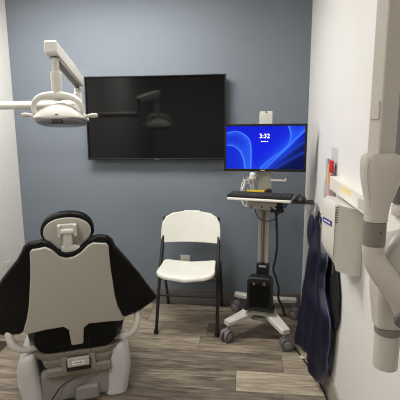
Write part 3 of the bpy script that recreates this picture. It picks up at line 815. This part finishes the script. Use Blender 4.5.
# ================================================================== OPERATORY LIGHT
ol = thing('dental_light', 'white dental examination light on a jointed arm over the chair', 'dental light', (-.915, 1.95, 1.47))
PX, PY = -.992, 2.40
obj('pole', join(cyl((XL+.002, PY, 1.617), (PX, PY, 1.617), .0245, 24)), M['white'], ol, world=True)
obj('wall_flange', lathe([(.06, 0), (.06, .012), (.03, .02)], (XL+.001, PY, 1.617), 28, rot=Matrix.Rotation(R_(90), 4, 'Y')), M['white'], ol, world=True)
obj('rear_sleeve', lathe([(.024, 1.585), (.028, 1.59), (.028, 1.672), (.024, 1.682), (.019, 1.690), (.019, 1.712)], (PX, PY, 0), 24), M['white'], ol, world=True)
obj('rear_pin', cyl((PX, PY, 1.712), (PX, PY, 1.740), .013, 18), M['darkgrey'], ol, world=True)
# rectangular spring arm
A = Vector((-.910, 1.905, 1.852)); B = Vector((PX+.004, PY+.03, 1.748))
d = (B-A).normalized(); sd = Vector((0, 0, 1)).cross(d).normalized(); upv = d.cross(sd)
secs = []
for t_, w, h, oz in ((-.0, .050, .050, .0), (.012, .060, .064, 0), (.5, .062, .070, 0), (.95, .058, .062, 0), (1.0, .044, .044, 0)):
    c = A+(B-A)*t_
    secs.append([tuple(c+sd*x+upv*y) for x, y, _ in rrect(0, 0, w, h, .009, 3)])
obj('spring_arm', loft(secs), M['white'], ol, world=True)
obj('arm_underside', loft([[tuple(A+(B-A)*t_+sd*x+upv*(y-.0355)) for x, y, _ in rrect(0, 0, .030, .006, .002, 2)] for t_ in (.14, .9)]), M['darkgrey'], ol, world=True)
LX, LY = -.912, 1.955
HX = -.893
obj('drop_pin', join(lathe([(.017, 1.735), (.017, 1.80), (.0175, 1.82)], (LX, LY, 0), 20)), M['lightgrey'], ol, world=True)
obj('pin_ring', lathe([(.021, 1.808), (.022, 1.813), (.021, 1.822)], (LX, LY, 0), 20), M['darkgrey'], ol, world=True)
obj('drop_sleeve', lathe([(.021, 1.615), (.024, 1.63), (.026, 1.68), (.0275, 1.735), (.025, 1.742)], (LX, LY, 0), 24), M['white'], ol, world=True)
obj('yoke', join(tube([(HX-.128, LY-.03, 1.545), (HX-.131, LY-.03, 1.575), (HX-.118, LY-.035, 1.602), (HX-.080, LY-.03, 1.624), (HX-.02, LY-.01, 1.628), (HX+.04, LY-.02, 1.624), (HX+.088, LY-.03, 1.607), (HX+.112, LY-.03, 1.580), (HX+.120, LY-.03, 1.545)],
                      [.0115, .012, .014, .018, .022, .018, .015, .013, .0115], 14, 5), lathe([(.02, 1.605), (.028, 1.615), (.028, 1.634), (.022, 1.65)], (LX, LY, 0), 20)), M['white'], ol, world=True)
# head: low turtle-shell housing
secs = []
TL = Matrix.Translation((HX, LY-.01, 1.533)) @ Matrix.Rotation(R_(-7), 4, 'X') @ Matrix.Diagonal((.84, .9, .86, 1))
def sup(a, b, z, n=40, e=2/2.9, tp=0):
    o = []
    for k in range(n):
        t_ = 2*math.pi*k/n; c_, s_ = math.cos(t_), math.sin(t_)
        x = a*math.copysign(abs(c_)**e, c_); y = b*math.copysign(abs(s_)**e, s_)
        o.append(tuple(TL @ Vector((x, y, z))))
    return o
obj('head_housing', loft([sup(.150, .088, -.030), sup(.158, .094, -.022), sup(.156, .092, -.012), sup(.136, .080, .012), sup(.108, .064, .034), sup(.070, .048, .052), sup(.040, .032, .058)]), M['white'], ol, world=True, smooth=50)
obj('head_cap', loft([sup(.040, .034, .054), sup(.036, .030, .064), sup(.024, .020, .068)]), M['lightgrey'], ol, world=True)
obj('lens', loft([sup(.110, .060, -.060), sup(.135, .076, -.052), sup(.148, .086, -.040), sup(.149, .087, -.0305)]), M['lens'], ol, world=True)
obj('lamp_module', xf(box((.015, -.050, -.046), (.062, .078, .022), .004), TL), M['blackmatte'], ol, world=True)
obj('front_badge', xf(box((.018, -.092, -.010), (.018, .006, .008), .002), TL), M['darkgrey'], ol, world=True)
for s, zz in ((-1, 1.536), (1, 1.530)):
    h = obj('handle', tube([(HX+s*.118, LY-.03, zz-.012), (HX+s*.145, LY-.035, zz-.002), (HX+s*.158, LY-.035, zz)], [.007, .008, .008], 12, 4), M['lightgrey'], ol, world=True)
    obj('grip', xf(lathe([(.006, 0), (.010, .004), (.0115, .018), (.010, .034), (.006, .038)], (0, 0, 0), 16), Matrix.Translation((HX+s*.156, LY-.035, zz)) @ Matrix.Rotation(R_(90*s), 4, 'Y')), M['greylabel'], h, world=True)

# ================================================================== LIGHTS
def area(name, loc, size, power, rot=(0, 0, 0), col=(1, .982, .955), sy=None):
    l = bpy.data.lights.new(name, 'AREA'); l.energy = power; l.size = size; l.color = col
    if sy: l.shape = 'RECTANGLE'; l.size_y = sy
    o = bpy.data.objects.new(name, l); COL.objects.link(o); o.location = loc; o.rotation_euler = rot
    return o
area('ceiling_lamp', (-1.0, 2.28, ZC-.035), 1.14, 45, sy=.54)
area('ceiling_lamp', (-1.15, .1, ZC-.035), .56, 26)  # added fill lamp, brightens the chair back and near right wall
w = bpy.data.worlds.new('World'); scene.world = w; w.use_nodes = True
w.node_tree.nodes['Background'].inputs[0].default_value = (.8, .85, .9, 1); w.node_tree.nodes['Background'].inputs[1].default_value = .3

# ================================================================== CAMERA
yaw, pitch, roll = R_(6.0), R_(9.7), R_(-.35)
fw = Vector((-math.sin(yaw)*math.cos(pitch), math.cos(yaw)*math.cos(pitch), -math.sin(pitch)))
r0 = Vector((math.cos(yaw), math.sin(yaw), 0)); u0 = r0.cross(fw)
Rv = r0*math.cos(roll)+u0*math.sin(roll); Uv = Rv.cross(fw)
cd = bpy.data.cameras.new('camera'); cam = bpy.data.objects.new('camera', cd); COL.objects.link(cam)
cd.sensor_width = 36; cd.lens = 36; cd.clip_start = .02
m3 = Matrix((Rv, Uv, -fw)).transposed()
cam.matrix_world = Matrix.Translation((0, 0, 1.45)) @ m3.to_4x4()
scene.camera = cam
scene.view_settings.view_transform = 'Standard'
scene.view_settings.look = 'None'
scene.view_settings.exposure = .06
scene.cycles.max_bounces = 8
scene.cycles.use_denoising = True
scene.cycles.filter_width = 1.1
